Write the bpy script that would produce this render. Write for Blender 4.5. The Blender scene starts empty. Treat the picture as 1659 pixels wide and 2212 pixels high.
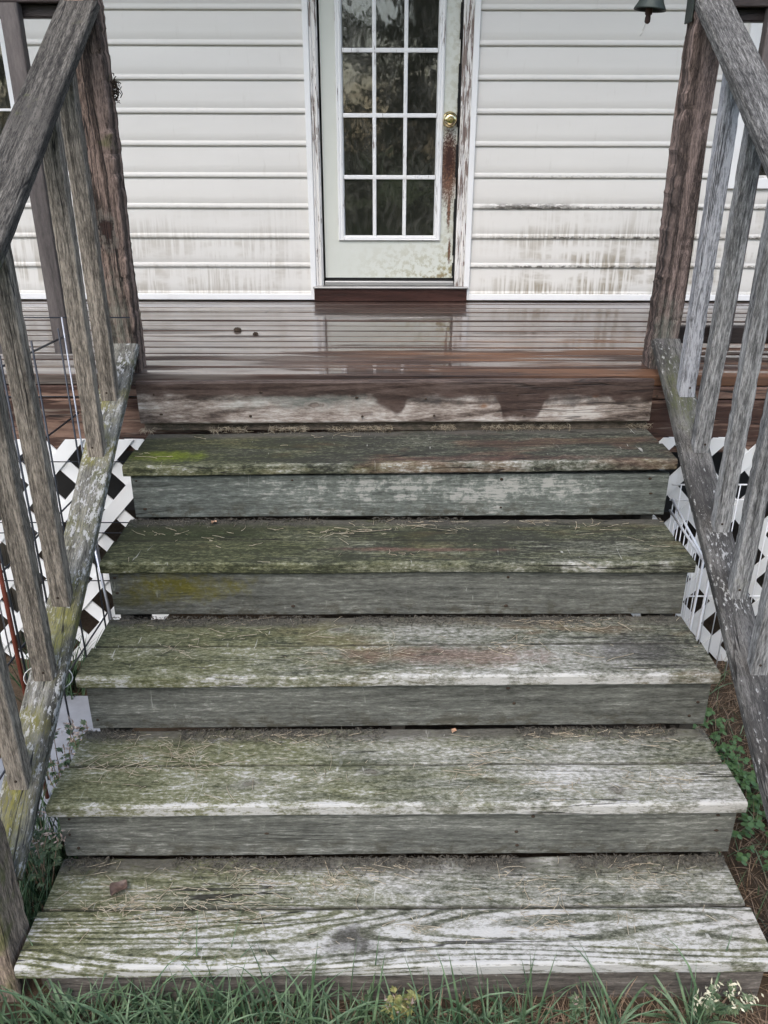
import bpy, math, random
from mathutils import Vector, Matrix, noise as mnoise
random.seed(7)
R = math.radians
sc = bpy.context.scene
COL = sc.collection

# ------------------------------------------------------------------ camera
# deck top is z = 0, the house wall is the plane y = 0, the door is centred on x = 0
F, PITCH, YAW, ROLL = 1789.2, .4254, -.0018, .0020
CAM = Vector((-.0171, -4.0994, .7262))
fw = Vector((math.sin(YAW)*math.cos(PITCH), math.cos(YAW)*math.cos(PITCH), -math.sin(PITCH)))
r0 = Vector((math.cos(YAW), -math.sin(YAW), 0)); u0 = r0.cross(fw)
rt = r0*math.cos(ROLL) + u0*math.sin(ROLL); up = u0*math.cos(ROLL) - r0*math.sin(ROLL)
cd = bpy.data.cameras.new('camera'); cam = bpy.data.objects.new('camera', cd); COL.objects.link(cam)
cd.sensor_fit = 'HORIZONTAL'; cd.sensor_width = 36; cd.lens = 36*F/1659
cd.clip_start = .05; cd.clip_end = 500
cam.matrix_world = Matrix(((rt.x, up.x, -fw.x, CAM.x), (rt.y, up.y, -fw.y, CAM.y), (rt.z, up.z, -fw.z, CAM.z), (0, 0, 0, 1)))
sc.camera = cam

# ------------------------------------------------------------------ light: overcast daylight from behind the camera
SUN_EL, SUN_AZ = R(52), R(200)
w = bpy.data.worlds.new('World'); sc.world = w; w.use_nodes = True
nt = w.node_tree; nt.nodes.clear()
sky = nt.nodes.new('ShaderNodeTexSky'); sky.sky_type = 'NISHITA'; sky.sun_disc = False
sky.sun_elevation = SUN_EL; sky.sun_rotation = SUN_AZ; sky.dust_density = 2.6; sky.air_density = 1.0; sky.ozone_density = 1
hs = nt.nodes.new('ShaderNodeHueSaturation'); hs.inputs['Saturation'].default_value = 1.0
bg = nt.nodes.new('ShaderNodeBackground'); bg.inputs[1].default_value = .15
ow = nt.nodes.new('ShaderNodeOutputWorld')
nt.links.new(sky.outputs[0], hs.inputs['Color']); nt.links.new(hs.outputs[0], bg.inputs[0]); nt.links.new(bg.outputs[0], ow.inputs[0])
sd = bpy.data.lights.new('sun', 'SUN'); sd.energy = .8; sd.angle = R(60); sd.color = (1, .995, .985)
sun = bpy.data.objects.new('sun', sd); COL.objects.link(sun)
sdir = Vector((math.sin(SUN_AZ)*math.cos(SUN_EL), math.cos(SUN_AZ)*math.cos(SUN_EL), math.sin(SUN_EL)))
sun.rotation_euler = sdir.to_track_quat('Z', 'Y').to_euler(); sun.location = (0, -5, 8)
vs = sc.view_settings
vs.view_transform = 'Standard'; vs.look = 'None'; vs.exposure = 1.27; vs.gamma = 1; vs.use_curve_mapping = False
sc.cycles.max_bounces = 5; sc.cycles.diffuse_bounces = 2; sc.cycles.glossy_bounces = 3; sc.cycles.transparent_max_bounces = 8
sc.cycles.use_denoising = True; sc.cycles.use_adaptive_sampling = True; sc.cycles.adaptive_threshold = .015

# ------------------------------------------------------------------ material helpers
class Mat:
    def __init__(s, name):
        s.m = bpy.data.materials.new(name); s.m.use_nodes = True; s.t = s.m.node_tree; s.t.nodes.clear()
        s.tc = s.t.nodes.new('ShaderNodeTexCoord'); s.geo = s.t.nodes.new('ShaderNodeNewGeometry')
        s.oi = s.t.nodes.new('ShaderNodeObjectInfo')
        s.L0 = s.tc.outputs['Object']; s.W = s.geo.outputs['Position']; s.rnd = s.oi.outputs['Random']
        rv = s.node('ShaderNodeCombineXYZ'); 
        for i, k in enumerate((37., 53., 71.)): s.put(rv.inputs[i], s.ma('MULTIPLY', s.rnd, k))
        s.L = s.vop('ADD', s.L0, rv.outputs[0])
    def node(s, t): return s.t.nodes.new(t)
    def put(s, sock, v):
        if isinstance(v, bpy.types.NodeSocket): s.t.links.new(v, sock)
        elif isinstance(v, (tuple, list)) and len(v) == 3 and sock.type == 'RGBA': sock.default_value = (*v, 1)
        else: sock.default_value = v
    def ma(s, op, a, b=0., c=None, clamp=False):
        n = s.node('ShaderNodeMath'); n.operation = op; n.use_clamp = clamp
        s.put(n.inputs[0], a); s.put(n.inputs[1], b)
        if c is not None: s.put(n.inputs[2], c)
        return n.outputs[0]
    def mul(s, *a):
        o = a[0]
        for b in a[1:]: o = s.ma('MULTIPLY', o, b)
        return o
    def add(s, *a):
        o = a[0]
        for b in a[1:]: o = s.ma('ADD', o, b)
        return o
    def vop(s, op, a, b):
        n = s.node('ShaderNodeVectorMath'); n.operation = op; s.put(n.inputs[0], a); s.put(n.inputs[1], b); return n.outputs[0]
    def vm(s, v, k): return s.vop('MULTIPLY', v, k)
    def sep(s, v):
        n = s.node('ShaderNodeSeparateXYZ'); s.put(n.inputs[0], v); return n.outputs
    def noise(s, v, k, detail=4, rough=.55, dist=0.):
        n = s.node('ShaderNodeTexNoise'); n.inputs['Scale'].default_value = 1
        s.put(n.inputs['Vector'], s.vm(v, k if isinstance(k, tuple) else (k, k, k)))
        n.inputs['Detail'].default_value = detail; n.inputs['Roughness'].default_value = rough; n.inputs['Distortion'].default_value = dist
        return n.outputs['Fac']
    def voro(s, v, k, feat='F1'):
        n = s.node('ShaderNodeTexVoronoi'); n.feature = feat; n.inputs['Scale'].default_value = 1
        s.put(n.inputs['Vector'], s.vm(v, k if isinstance(k, tuple) else (k, k, k))); return n.outputs['Distance']
    def ss(s, x, lo, hi, a=0., b=1.):
        n = s.node('ShaderNodeMapRange'); n.interpolation_type = 'SMOOTHSTEP'
        for i, v in enumerate((x, lo, hi, a, b)): s.put(n.inputs[i], v)
        return n.outputs[0]
    def mix(s, a, b, f):
        n = s.node('ShaderNodeMix'); n.data_type = 'RGBA'; n.clamp_factor = True
        s.put(n.inputs[0], f); s.put(n.inputs[6], a); s.put(n.inputs[7], b); return n.outputs[2]
    def spot(s, c, r, wob=.5, k=14., soft=.45):
        """a ragged-edged patch with a centre and radii in metres, fixed on the surface"""
        d = s.vop('DIVIDE', s.vop('SUBTRACT', s.W, c), r)
        n = s.node('ShaderNodeVectorMath'); n.operation = 'LENGTH'; s.put(n.inputs[0], d)
        d = s.add(n.outputs['Value'], s.mul(s.ma('SUBTRACT', s.noise(s.W, k, 5, .65), .5), wob*2))
        return s.ss(d, 1.0, 1.0-soft)
    def knot(s, c, r):
        """a knot: returns (area, ring pattern) round a centre, radii in metres"""
        d = s.vop('DIVIDE', s.vop('SUBTRACT', s.W, c), r); n = s.node('ShaderNodeVectorMath'); n.operation = 'LENGTH'; s.put(n.inputs[0], d)
        d = s.add(n.outputs['Value'], s.mul(s.ma('SUBTRACT', s.noise(s.W, 45., 3, .6), .5), 1.1))
        return s.ss(d, 1.05, .45), s.ss(s.ma('SINE', s.mul(d, 12.)), -.9, .9), s.ss(d, .5, .25)
    def ramp(s, x, stops):
        n = s.node('ShaderNodeValToRGB'); e = n.color_ramp.elements
        while len(e) < len(stops): e.new(.5)
        for i, (p, c) in enumerate(stops): e[i].position = p; e[i].color = (*c, 1)
        s.put(n.inputs[0], x); return n.outputs[0]
    def bump(s, h, dist=.002, strength=.6):
        n = s.node('ShaderNodeBump'); n.inputs['Distance'].default_value = dist; n.inputs['Strength'].default_value = strength
        s.put(n.inputs['Height'], h); return n.outputs[0]
    def out(s, col, rough=.8, normal=None, spec=.3, metal=0., **kw):
        b = s.node('ShaderNodeBsdfPrincipled'); o = s.node('ShaderNodeOutputMaterial')
        s.put(b.inputs['Base Color'], col); s.put(b.inputs['Roughness'], rough); s.put(b.inputs['Metallic'], metal)
        s.put(b.inputs['Specular IOR Level'], spec)
        if normal is not None: s.put(b.inputs['Normal'], normal)
        for k, v in kw.items(): s.put(b.inputs[k], v)
        s.t.links.new(b.outputs[0], o.inputs[0]); s.bsdf = b
        return s.m

def plain(name, col, rough=.7, var=.25, k=9., **kw):
    m = Mat(name); n = m.noise(m.L, k, 5, .6)
    c = m.mix(tuple(x*(1-var) for x in col), tuple(min(1, x*(1+var)) for x in col), n)
    return m.out(c, rough, m.bump(m.noise(m.L, k*12, 3), .0008, .4), **kw)

def grain(m, rk=(.55, 7.5, 7.5), rings=46., fk=(30., 125., 125.), mk=(4., 46., 46.)):
    """fibres and growth rings running along the board's own length"""
    m.nf = m.noise(m.L, fk, 3, .8)
    m.nm = m.noise(m.L, mk, 3, .6)
    m.ring = m.ss(m.ma('SINE', m.mul(m.noise(m.L, rk, 1, .5), rings)), -.95, .1)
    ck = m.ma('ABSOLUTE', m.ma('SUBTRACT', m.noise(m.L, (.75, 15., 15.), 3, .55), .5))            # drying checks: thin winding lines
    m.crack = m.mul(m.ss(ck, .0085, .0025), m.ss(m.noise(m.L, (1.6, 5., 5.), 1), .50, .58))
    return m
def speck(m, bias=0., wf=1.5, wm=1.0, wr=.12):
    """weathering value around .5: fine flecks along the grain over broader streaks and rings"""
    h = lambda x, k: m.mul(m.ma('SUBTRACT', x, .5), k)
    return m.add(.5+bias, h(m.rnd, .16), h(m.nf, wf), h(m.nm, wm), h(m.ring, wr))

def wood(name, dark, light, layers=None, rough=.88, bumpd=.0022, crackf=.85, wr=.3, **g):
    m = grain(Mat(name), **g)
    col = m.mix(dark, light, speck(m, 0., 1.2, 1.2, wr)) if not layers or layers in RAW else None
    m.rough = rough; m.h = m.nf
    if layers: col = layers(m, col)
    col = m.mix(col, (.012, .011, .01), m.mul(m.crack, crackf))
    return m.out(col, m.rough, m.bump(m.ma('SUBTRACT', m.h, m.mul(m.crack, .8)), bumpd, .8), .25)
RAW = []
def mott(m, dens, k=(9., 75., 75.), sharp=.07, off=0.):
    """fine patches stretched along the grain; dens 0..1 says how much they cover"""
    n = m.noise(m.vop('ADD', m.L, (off, off*1.7, off*.6)), k, 3, .68); th = .80-.6*dens
    return m.ss(n, th-sharp, th+sharp)

OLIVE = (.085, .095, .03); MOSS = (.06, .075, .02); LICHEN = (.30, .30, .25); BLEACH = (.46, .45, .41); CHALK = (.62, .62, .58)


def tread_mat(i, bias, green, brown, spots=(), wr=.10, knots=()):
    def lay(m, col):
        x, y, z = m.sep(m.W); gy = m.sep(m.tc.outputs['Generated'])[1]; fr = m.oi.outputs['Alpha']; bk = m.ma('SUBTRACT', 1., fr)
        left = m.ss(x, .25, -.8)                      # algae has spread from the left-hand side
        big = m.noise(m.W, (2.6, 6., 6.), 3, .6); b2 = m.noise(m.W, (3.3, 9., 9.), 3, .6, .4)
        edge = m.mul(m.ss(gy, .15, .03), fr)       # worn front edge of the front board
        fl = m.ss(m.noise(m.W, (75., 150., 150.), 2, .6), .66, .72)       # lichen flecks
        t = m.add(speck(m, bias, 1.85, .9, m.add(wr*.4, m.mul(fr, wr*.6))), m.mul(m.ma('SUBTRACT', big, .5), .95), m.mul(left, -.06), m.mul(edge, m.mul(m.ss(m.noise(m.W, (11., 9., 9.), 3, .7), .3, .7), .52)), m.mul(fl, .12))
        col = m.ramp(t, ((.05, (.030, .031, .024)), (.32, (.088, .092, .068)), (.52, (.170, .172, .142)), (.72, (.265, .263, .232)), (.98, (.44, .435, .405))))
        br = m.mul(m.ss(m.add(b2, brown), .58, .74), m.ss(t, .95, .5))
        col = m.mix(col, m.mix((.07, .042, .032), (.25, .165, .125), t), m.mul(br, .75))
        g = m.ss(m.add(m.mul(left, .30), m.mul(b2, .6), m.mul(m.nm, .35), green), .55, .92)
        g = m.mul(g, m.ss(t, .98, .62))
        col = m.mix(col, m.ramp(t, ((.08, (.032, .037, .016)), (.5, (.120, .124, .056)), (.9, (.26, .262, .165)))), m.mul(g, .82))
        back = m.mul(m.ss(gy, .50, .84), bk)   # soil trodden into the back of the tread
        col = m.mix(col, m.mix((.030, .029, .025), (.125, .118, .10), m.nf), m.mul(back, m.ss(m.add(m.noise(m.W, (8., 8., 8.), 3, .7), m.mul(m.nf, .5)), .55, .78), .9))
        joint = m.add(m.mul(m.ss(gy, .955, .985), fr), m.mul(m.ss(gy, .045, .015), bk))      # shade of the gap between the two boards, painted on their edges
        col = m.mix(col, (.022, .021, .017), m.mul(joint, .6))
        sc_ = m.ss(m.noise(m.W, (75., 9., 9.), 2, .5, 1.2), .69, .74)      # claw and shovel scratches
        col = m.mix(col, (.46, .46, .42), m.mul(sc_, m.ss(m.noise(m.W, 4.5, 2), .50, .60), .65))
        for c, r, cc, a in spots: col = m.mix(col, m.mix(cc, tuple(min(1, 2.2*k) for k in cc), m.ss(m.nf, .45, .7)), m.mul(m.spot(c, r, .8, 26., .8), m.ss(m.nm, .2, .42), a))
        for c, r in knots:
            ar, rg, co = m.knot(c, r); col = m.mix(col, m.mix((.06, .055, .045), (.27, .265, .235), rg), m.mul(ar, .45)); col = m.mix(col, (.06, .048, .038), m.mul(co, .5))
        m.rough = .9
        return col
    return wood(f'weathered tread {i}', (.12, .115, .095), (.30, .29, .25), lay, bumpd=.003, rings=150., fk=(58., 140., 140.), mk=(10., 62., 62.))

def riser_mat(name, tint, bias=0., spots=(), chalk=None):
    def lay(m, col):
        gy = m.sep(m.tc.outputs['Generated'])[1]
        big = m.noise(m.W, (3.5, 6., 12.), 3, .65)
        fl = m.ss(m.noise(m.W, (60., 40., 38.), 3, .65, .6), .62, .70)
        t = m.add(speck(m, bias, 1.5, .9, .10), m.mul(m.ma('SUBTRACT', big, .5), .8), m.mul(fl, .14))
        if chalk: t = m.add(t, m.mul(m.spot(chalk[0], chalk[1], .7, 16.), m.ss(m.noise(m.W, (26., 20., 20.), 4, .7), .42, .6), .30))
        col = m.ramp(t, ((.05, (.038, .039, .032)), (.32, tuple(.078*k for k in tint)), (.60, tuple(.122*k for k in tint)), (.82, tuple(.19*k for k in tint)), (1., (.34, .34, .31))))
        mud = m.mul(m.ss(gy, .55, .0), m.ss(m.noise(m.W, (22., 22., 30.), 4, .75), .46, .62))     # soil splashed up from the tread below
        col = m.mix(col, m.mix((.034, .032, .022), (.085, .078, .055), m.nf), m.mul(mud, .75))
        sc_ = m.ss(m.noise(m.W, (60., 9., 10.), 2, .5, 1.4), .69, .74)
        col = m.mix(col, (.30, .31, .28), m.mul(sc_, m.ss(m.noise(m.W, 3.5, 2), .50, .60), .6))
        for c, r, cc, a in spots: col = m.mix(col, m.mix(cc, tuple(1.8*k for k in cc), m.ss(m.nf, .45, .7)), m.mul(m.spot(c, r, 1., 30., .95), m.ss(m.noise(m.W, 70., 3, .7), .2, .5), a))
        return col
    return wood(name, (.08, .08, .07), (.15, .15, .13), lay, crackf=.4, bumpd=.0018, fk=(34., 170., 170.), mk=(3., 75., 75.), rings=120.)

def rail_mat(name, tint, bias=0., green=0., yellow=0., white=0., black=0., spots=(), wr=.12, knots=()):
    """weathered rail: grey-brown wood; green/yellow/white/black raise the share of each growth or stain"""
    def lay(m, col):
        big = m.noise(m.W, 4.5, 3, .6); b2 = m.noise(m.W, 9., 3, .65, .3)
        t = m.add(speck(m, bias, 2.0, .9, wr), m.mul(m.ma('SUBTRACT', big, .5), .45))
        col = m.ramp(t, ((.08, tuple(.030*k for k in tint)), (.38, tuple(.095*k for k in tint)), (.62, tuple(.175*k for k in tint)), (.90, tuple(.33*k for k in tint))))
        if green: col = m.mix(col, m.mix((.035, .042, .014), (.16, .165, .055), t), m.mul(m.ss(m.add(b2, green), .62, .80), .8))
        if black: col = m.mix(col, (.018, .017, .016), m.mul(m.ss(m.add(m.mul(m.nf, .6), m.mul(big, .5), black), .60, .68), .85))
        if yellow: col = m.mix(col, m.mix((.10, .095, .018), (.26, .235, .06), m.nf), m.mul(m.ss(m.add(m.mul(m.noise(m.W, 6.5, 3, .6), .75), m.mul(m.nf, .3)), .56-yellow, .76-yellow), .8))
        if white: col = m.mix(col, (.44, .44, .42), m.mul(m.ss(m.add(m.mul(m.noise(m.L, (40., 90., 90.), 3, .75), .8), m.mul(b2, .35), white), .62, .70), .75))
        for c, r, cc, a in spots: col = m.mix(col, m.mix(cc, tuple(1.9*k for k in cc), m.ss(m.nf, .4, .7)), m.mul(m.spot(c, r, .7, 34., .95), m.ss(m.nf, .25, .6), a))
        for c, r in knots:
            ar, rg, co = m.knot(c, r); col = m.mix(col, m.mix((.035, .028, .024), (.14, .125, .105), rg), m.mul(ar, .8)); col = m.mix(col, (.030, .013, .010), m.mul(co, .9))
        return col
    return wood(name, (.1, .1, .1), (.2, .2, .2), lay, bumpd=.003, fk=(30., 230., 230.), mk=(2.2, 62., 62.))

# ------------------------------------------------------------------ object helpers
def tag(o, label=None, cat=None, group=None, kind=None):
    for k, v in (('label', label), ('category', cat), ('group', group), ('kind', kind)):
        if v: o[k] = v
    return o
def thing(name, loc, label, cat, group=None):
    o = bpy.data.objects.new(name, None); COL.objects.link(o); o.location = loc; o.empty_display_size = .1
    return tag(o, label, cat, group)
def link(name, me, mat=None, parent=None, mw=None, smooth=True):
    o = bpy.data.objects.new(name, me); COL.objects.link(o)
    if mat and not me.materials: me.materials.append(mat)
    if smooth and len(me.polygons): me.polygons.foreach_set('use_smooth', [True]*len(me.polygons))
    if parent is not None:
        o.parent = parent
        pm = parent.matrix_basis.copy()
        if parent.parent is not None: pm = parent.parent.matrix_basis @ parent.matrix_parent_inverse @ pm
        o.matrix_parent_inverse = pm.inverted()
    o.matrix_basis = mw if mw is not None else Matrix.Identity(4)
    return o
def mesh(name, v, f):
    me = bpy.data.meshes.new(name); me.from_pydata([tuple(p) for p in v], [], f); me.update(); return me
def frame(o, x, y):
    x = x.normalized(); z = x.cross(y).normalized(); y = z.cross(x)
    return Matrix(((x.x, y.x, z.x, o.x), (x.y, y.y, z.y, o.y), (x.z, y.z, z.z, o.z), (0, 0, 0, 1)))

def board_mesh(n, L, w, t, r=.004, seg=24, wob=.0012, rag=.0, bow=.0, cut0=(0, 0), cut1=(0, 0), seed=None, ragside=None):
    """a sawn board: rounded arrises, slightly bowed and uneven, ends cut at cut0/cut1 (x shift per y, z)"""
    sd_ = random.random()*100 if seed is None else seed
    hw, ht = w/2, t/2; r = min(r, hw*.6, ht*.6); q = r*.3
    ring = []
    for sy, sz in ((1, 1), (-1, 1), (-1, -1), (1, -1)):
        a = [(sy*hw, sz*(ht-r)), (sy*(hw-q), sz*(ht-q)), (sy*(hw-r), sz*ht)]
        mid = (0, sz*ht)
        if sy*sz < 0: a = a[::-1]
        ring += a
        if (sy, sz) == (1, 1): ring.append((0, ht))
        if (sy, sz) == (-1, -1): ring.append((0, -ht))
    k = len(ring); v = []
    b1 = mnoise.noise(Vector((sd_, 1, 1)))*bow; b2 = mnoise.noise(Vector((sd_, 9, 1)))*bow
    for i in range(seg+1):
        s = i/seg; x = (s-.5)*L
        arc = 4*s*(1-s)
        for y, z in ring:
            p = Vector((x*2.3+sd_, y*4, z*4))
            dy = mnoise.noise(p)*wob + b1*arc; dz = mnoise.noise(p+Vector((7, 7, 7)))*wob + b2*arc
            if rag:
                e = mnoise.noise(Vector((x*55+sd_, y*30, z*30)))*.6 + mnoise.noise(Vector((x*17, sd_+y*9, z*9)))
                c = max(0, abs(y)/hw-.6)*max(0, abs(z)/ht-.6)/.16
                if ragside is None or y*ragside[0]+z*ragside[1] > 0:
                    dy -= math.copysign(abs(e)*rag*c, y); dz -= math.copysign(abs(e)*rag*c*.7, z)
            xx = x
            if i == 0: xx += cut0[0]*y+cut0[1]*z
            if i == seg: xx += cut1[0]*y+cut1[1]*z
            v.append((xx, y+dy, z+dz))
    f = []
    for i in range(seg):
        for j in range(k):
            a, b = i*k+j, i*k+(j+1) % k
            f.append((a, b, b+k, a+k))
    f.append(tuple(range(k))[::-1]); f.append(tuple(range(seg*k, seg*k+k)))
    return mesh(n, v, f)
def board(name, mat, parent, p0, p1, wdir, w, t, **kw):
    p0, p1 = Vector(p0), Vector(p1)
    me = board_mesh(name, (p1-p0).length, w, t, **kw)
    for p in me.polygons: p.use_smooth = True
    o = link(name, me, mat, parent, frame((p0+p1)/2, p1-p0, Vector(wdir)))
    me.set_sharp_from_angle(angle=R(16))
    return o
def box_data(v, f, x0, x1, y0, y1, z0, z1):
    b = len(v); v += [(x, y, z) for x in (x0, x1) for y in (y0, y1) for z in (z0, z1)]
    f += [tuple(b+i for i in q) for q in ((0, 1, 3, 2), (4, 6, 7, 5), (0, 4, 5, 1), (2, 3, 7, 6), (0, 2, 6, 4), (1, 5, 7, 3))]
def bevel(o, wd=.002, seg=2):
    m = o.modifiers.new('bevel', 'BEVEL'); m.width = wd; m.segments = seg; m.limit_method = 'ANGLE'; return o
def box(name, mat, parent, x0, x1, y0, y1, z0, z1, bv=.002):
    c = Vector(((x0+x1)/2, (y0+y1)/2, (z0+z1)/2)); v, f = [], []
    box_data(v, f, x0-c.x, x1-c.x, y0-c.y, y1-c.y, z0-c.z, z1-c.z)
    o = link(name, mesh(name, v, f), mat, parent, Matrix.Translation(c), smooth=False)
    if bv: bevel(o, bv)
    return o
def tube_data(v, f, pts, rad, k=6, cap=True):
    pts = [Vector(p) for p in pts]; b = len(v); n = len(pts); prev = None
    for i, p in enumerate(pts):
        d = (pts[min(i+1, n-1)]-pts[max(i-1, 0)]).normalized()
        if prev is None: prev = d.orthogonal().normalized()
        a = (prev-d*prev.dot(d)).normalized(); prev = a; c = d.cross(a)
        rr = rad[i] if isinstance(rad, (list, tuple)) else rad
        for j in range(k):
            th = 2*math.pi*j/k; q = p+(a*math.cos(th)+c*math.sin(th))*rr; v.append((q.x, q.y, q.z))
    for i in range(n-1):
        for j in range(k):
            f.append((b+i*k+j, b+i*k+(j+1) % k, b+(i+1)*k+(j+1) % k, b+(i+1)*k+j))
    if cap: f.append(tuple(b+j for j in range(k))[::-1]); f.append(tuple(b+(n-1)*k+j for j in range(k)))
def tube(name, mat, parent, pts, rad, k=8):
    v, f = [], []; c = Vector(pts[0]); tube_data(v, f, [Vector(p)-c for p in pts], rad, k)
    return link(name, mesh(name, v, f), mat, parent, Matrix.Translation(c))
def lathe(name, mat, parent, prof, loc, axis=(0, 0, 1), k=24):
    v, f = [], []; n = len(prof)
    for j in range(k):
        th = 2*math.pi*j/k
        for rr, z in prof: v.append((rr*math.cos(th), rr*math.sin(th), z))
    for j in range(k):
        for i in range(n-1):
            a, b = j*n+i, ((j+1) % k)*n+i; f.append((a, b, b+1, a+1))
    q = Vector(axis).to_track_quat('Z', 'Y').to_matrix().to_4x4()
    return link(name, mesh(name, v, f), mat, parent, Matrix.Translation(Vector(loc)) @ q)
def tag_alpha(o, a): o.color = (1, 1, 1, a); return o

# ------------------------------------------------------------------ materials
def siding_mat():
    m = Mat('cream vinyl siding'); x, y, z = m.sep(m.W)
    col = m.mix((.655, .643, .600), (.710, .698, .656), m.noise(m.W, (3., 3., 14.), 3))
    low = m.ss(z, .55, .12); rgt = m.ss(x, .3, .75); lft = m.mul(m.ss(x, -.2, -.6), .45)
    where = m.mul(low, m.add(.12, m.mul(rgt, .85), lft))
    patch = m.ss(m.noise(m.W, (3.2, 1., 9.), 4, .6), .40, .62)
    runs = m.ss(m.noise(m.W, (52., 4., 3.2), 3, .6, .2), .40, .58)
    grime = m.mul(where, patch, runs)
    col = m.mix(col, (.25, .21, .14), m.mul(grime, .8))
    col = m.mix(col, (.40, .37, .31), m.mul(m.ss(m.noise(m.W, (30., 5., 6.), 5, .65), .58, .75), .22))
    # black mildew along the drip lips, thickest on the right
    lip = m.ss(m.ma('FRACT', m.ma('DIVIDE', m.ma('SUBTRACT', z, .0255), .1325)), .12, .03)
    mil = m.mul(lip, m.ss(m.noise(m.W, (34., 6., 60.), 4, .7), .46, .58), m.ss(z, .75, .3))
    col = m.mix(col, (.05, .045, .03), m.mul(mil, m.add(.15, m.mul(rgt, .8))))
    st = m.mul(m.ss(m.ma('ABSOLUTE', m.ma('SUBTRACT', z, .431)), .020, .006), m.ss(x, .40, .52), m.ss(x, .90, .78), m.ss(m.noise(m.W, (26., 6., 90.), 4, .7), .38, .55))
    col = m.mix(col, (.045, .038, .026), m.mul(st, .85))
    return m.out(col, .36, m.bump(m.noise(m.W, (9., 9., 160.), 2), .0003, .25), .5)
def paint_mat(name, col, dirt=.15, peel=0., rough=.5):
    m = Mat(name); n = m.noise(m.W, (9., 9., 4.), 5, .65)
    c = m.mix(col, (.33, .29, .22), m.mul(m.ss(n, .5, .8), dirt*2))
    h = m.noise(m.W, 60, 3)
    if peel:
        g = m.noise(m.W, (150., 60., 9.), 6, .68, .5)
        x = m.sep(m.W)[0]
        pm = m.ss(m.add(g, m.mul(m.noise(m.W, (4., 4., 5.), 3), .45)), .88-.2*peel, .91-.2*peel)
        bare = m.mix((.13, .085, .07), (.30, .25, .22), m.noise(m.W, (200., 60., 14.), 4))
        c = m.mix(c, bare, pm); h = m.ma('SUBTRACT', h, m.mul(pm, 2.))
    return m.out(c, rough, m.bump(h, .0015, .5), .4)
def door_mat():
    m = Mat('pale green door paint'); x, y, z = m.sep(m.W)
    c = m.mix((.57, .60, .54), (.65, .67, .61), m.noise(m.W, 5., 4))
    d = m.mul(m.ss(z, .36, .08), m.ss(x, -.3, .25)); d = m.add(m.mul(d, .75), m.mul(m.ss(x, .2, .3), .35))
    c = m.mix(c, (.30, .28, .15), m.mul(d, mott_w(m, .62)))
    c = m.mix(c, (.17, .10, .04), m.mul(m.ss(z, .17, .10), m.ss(x, .05, .27), mott_w(m, .55), .6))
    # rust bleeding from under the knob
    rn = m.noise(m.W, (120., 40., 95.), 5, .78)
    def blot(cx, cz, rx, rz, lo):
        dx = m.ma('DIVIDE', m.ma('SUBTRACT', x, cx), rx); dz = m.ma('DIVIDE', m.ma('SUBTRACT', z, cz), rz)
        r = m.ma('SQRT', m.add(m.mul(dx, dx), m.mul(dz, dz)))
        return m.ss(m.add(r, m.mul(m.ma('SUBTRACT', rn, .5), 1.8)), 1.1, lo)
    core = blot(.271, .640, .040, .12, .2); body = blot(.268, .600, .052, .20, .5)
    drip = m.ma('MAXIMUM', blot(.276, .42, .011, .11, .5), blot(.284, .230, .008, .07, .5))
    c = m.mix(c, m.mix((.035, .012, .007), (.19, .065, .018), m.ss(rn, .3, .7)), m.mul(m.ma('MAXIMUM', body, drip), .92)); c = m.mix(c, (.030, .010, .007), m.mul(core, .92))
    return m.out(c, m.add(.42, m.mul(body, .4)), m.bump(m.add(m.noise(m.W, 130, 3), m.mul(body, .8)), .0007, .5), .4)
def mott_w(m, d): return m.ss(m.noise(m.W, 38., 6, .7), .76-.5*d, .9-.5*d)
def glass_mat():
    m = Mat('dirty window glass')
    gl = m.node('ShaderNodeBsdfGlossy'); gl.inputs['Roughness'].default_value = .035
    m.put(gl.inputs['Normal'], m.bump(m.noise(m.W, (7., 7., 5.), 3, .5), .004, .35))
    tr = m.node('ShaderNodeBsdfTransparent'); tr.inputs[0].default_value = (.55, .58, .52, 1)
    df = m.node('ShaderNodeBsdfDiffuse')
    sm = m.noise(m.W, (16., 16., 9.), 6, .7, 1.5)
    df.inputs[0].default_value = (.40, .39, .34, 1)
    fr = m.node('ShaderNodeFresnel'); fr.inputs[0].default_value = 1.95
    a = m.node('ShaderNodeMixShader'); b = m.node('ShaderNodeMixShader'); o = m.node('ShaderNodeOutputMaterial')
    m.put(a.inputs[0], fr.outputs[0]); m.t.links.new(tr.outputs[0], a.inputs[1]); m.t.links.new(gl.outputs[0], a.inputs[2])
    m.put(b.inputs[0], m.add(.035, m.mul(m.ss(sm, .42, .78), .13))); m.t.links.new(a.outputs[0], b.inputs[1]); m.t.links.new(df.outputs[0], b.inputs[2])
    m.t.links.new(b.outputs[0], o.inputs[0]); return m.m
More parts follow.
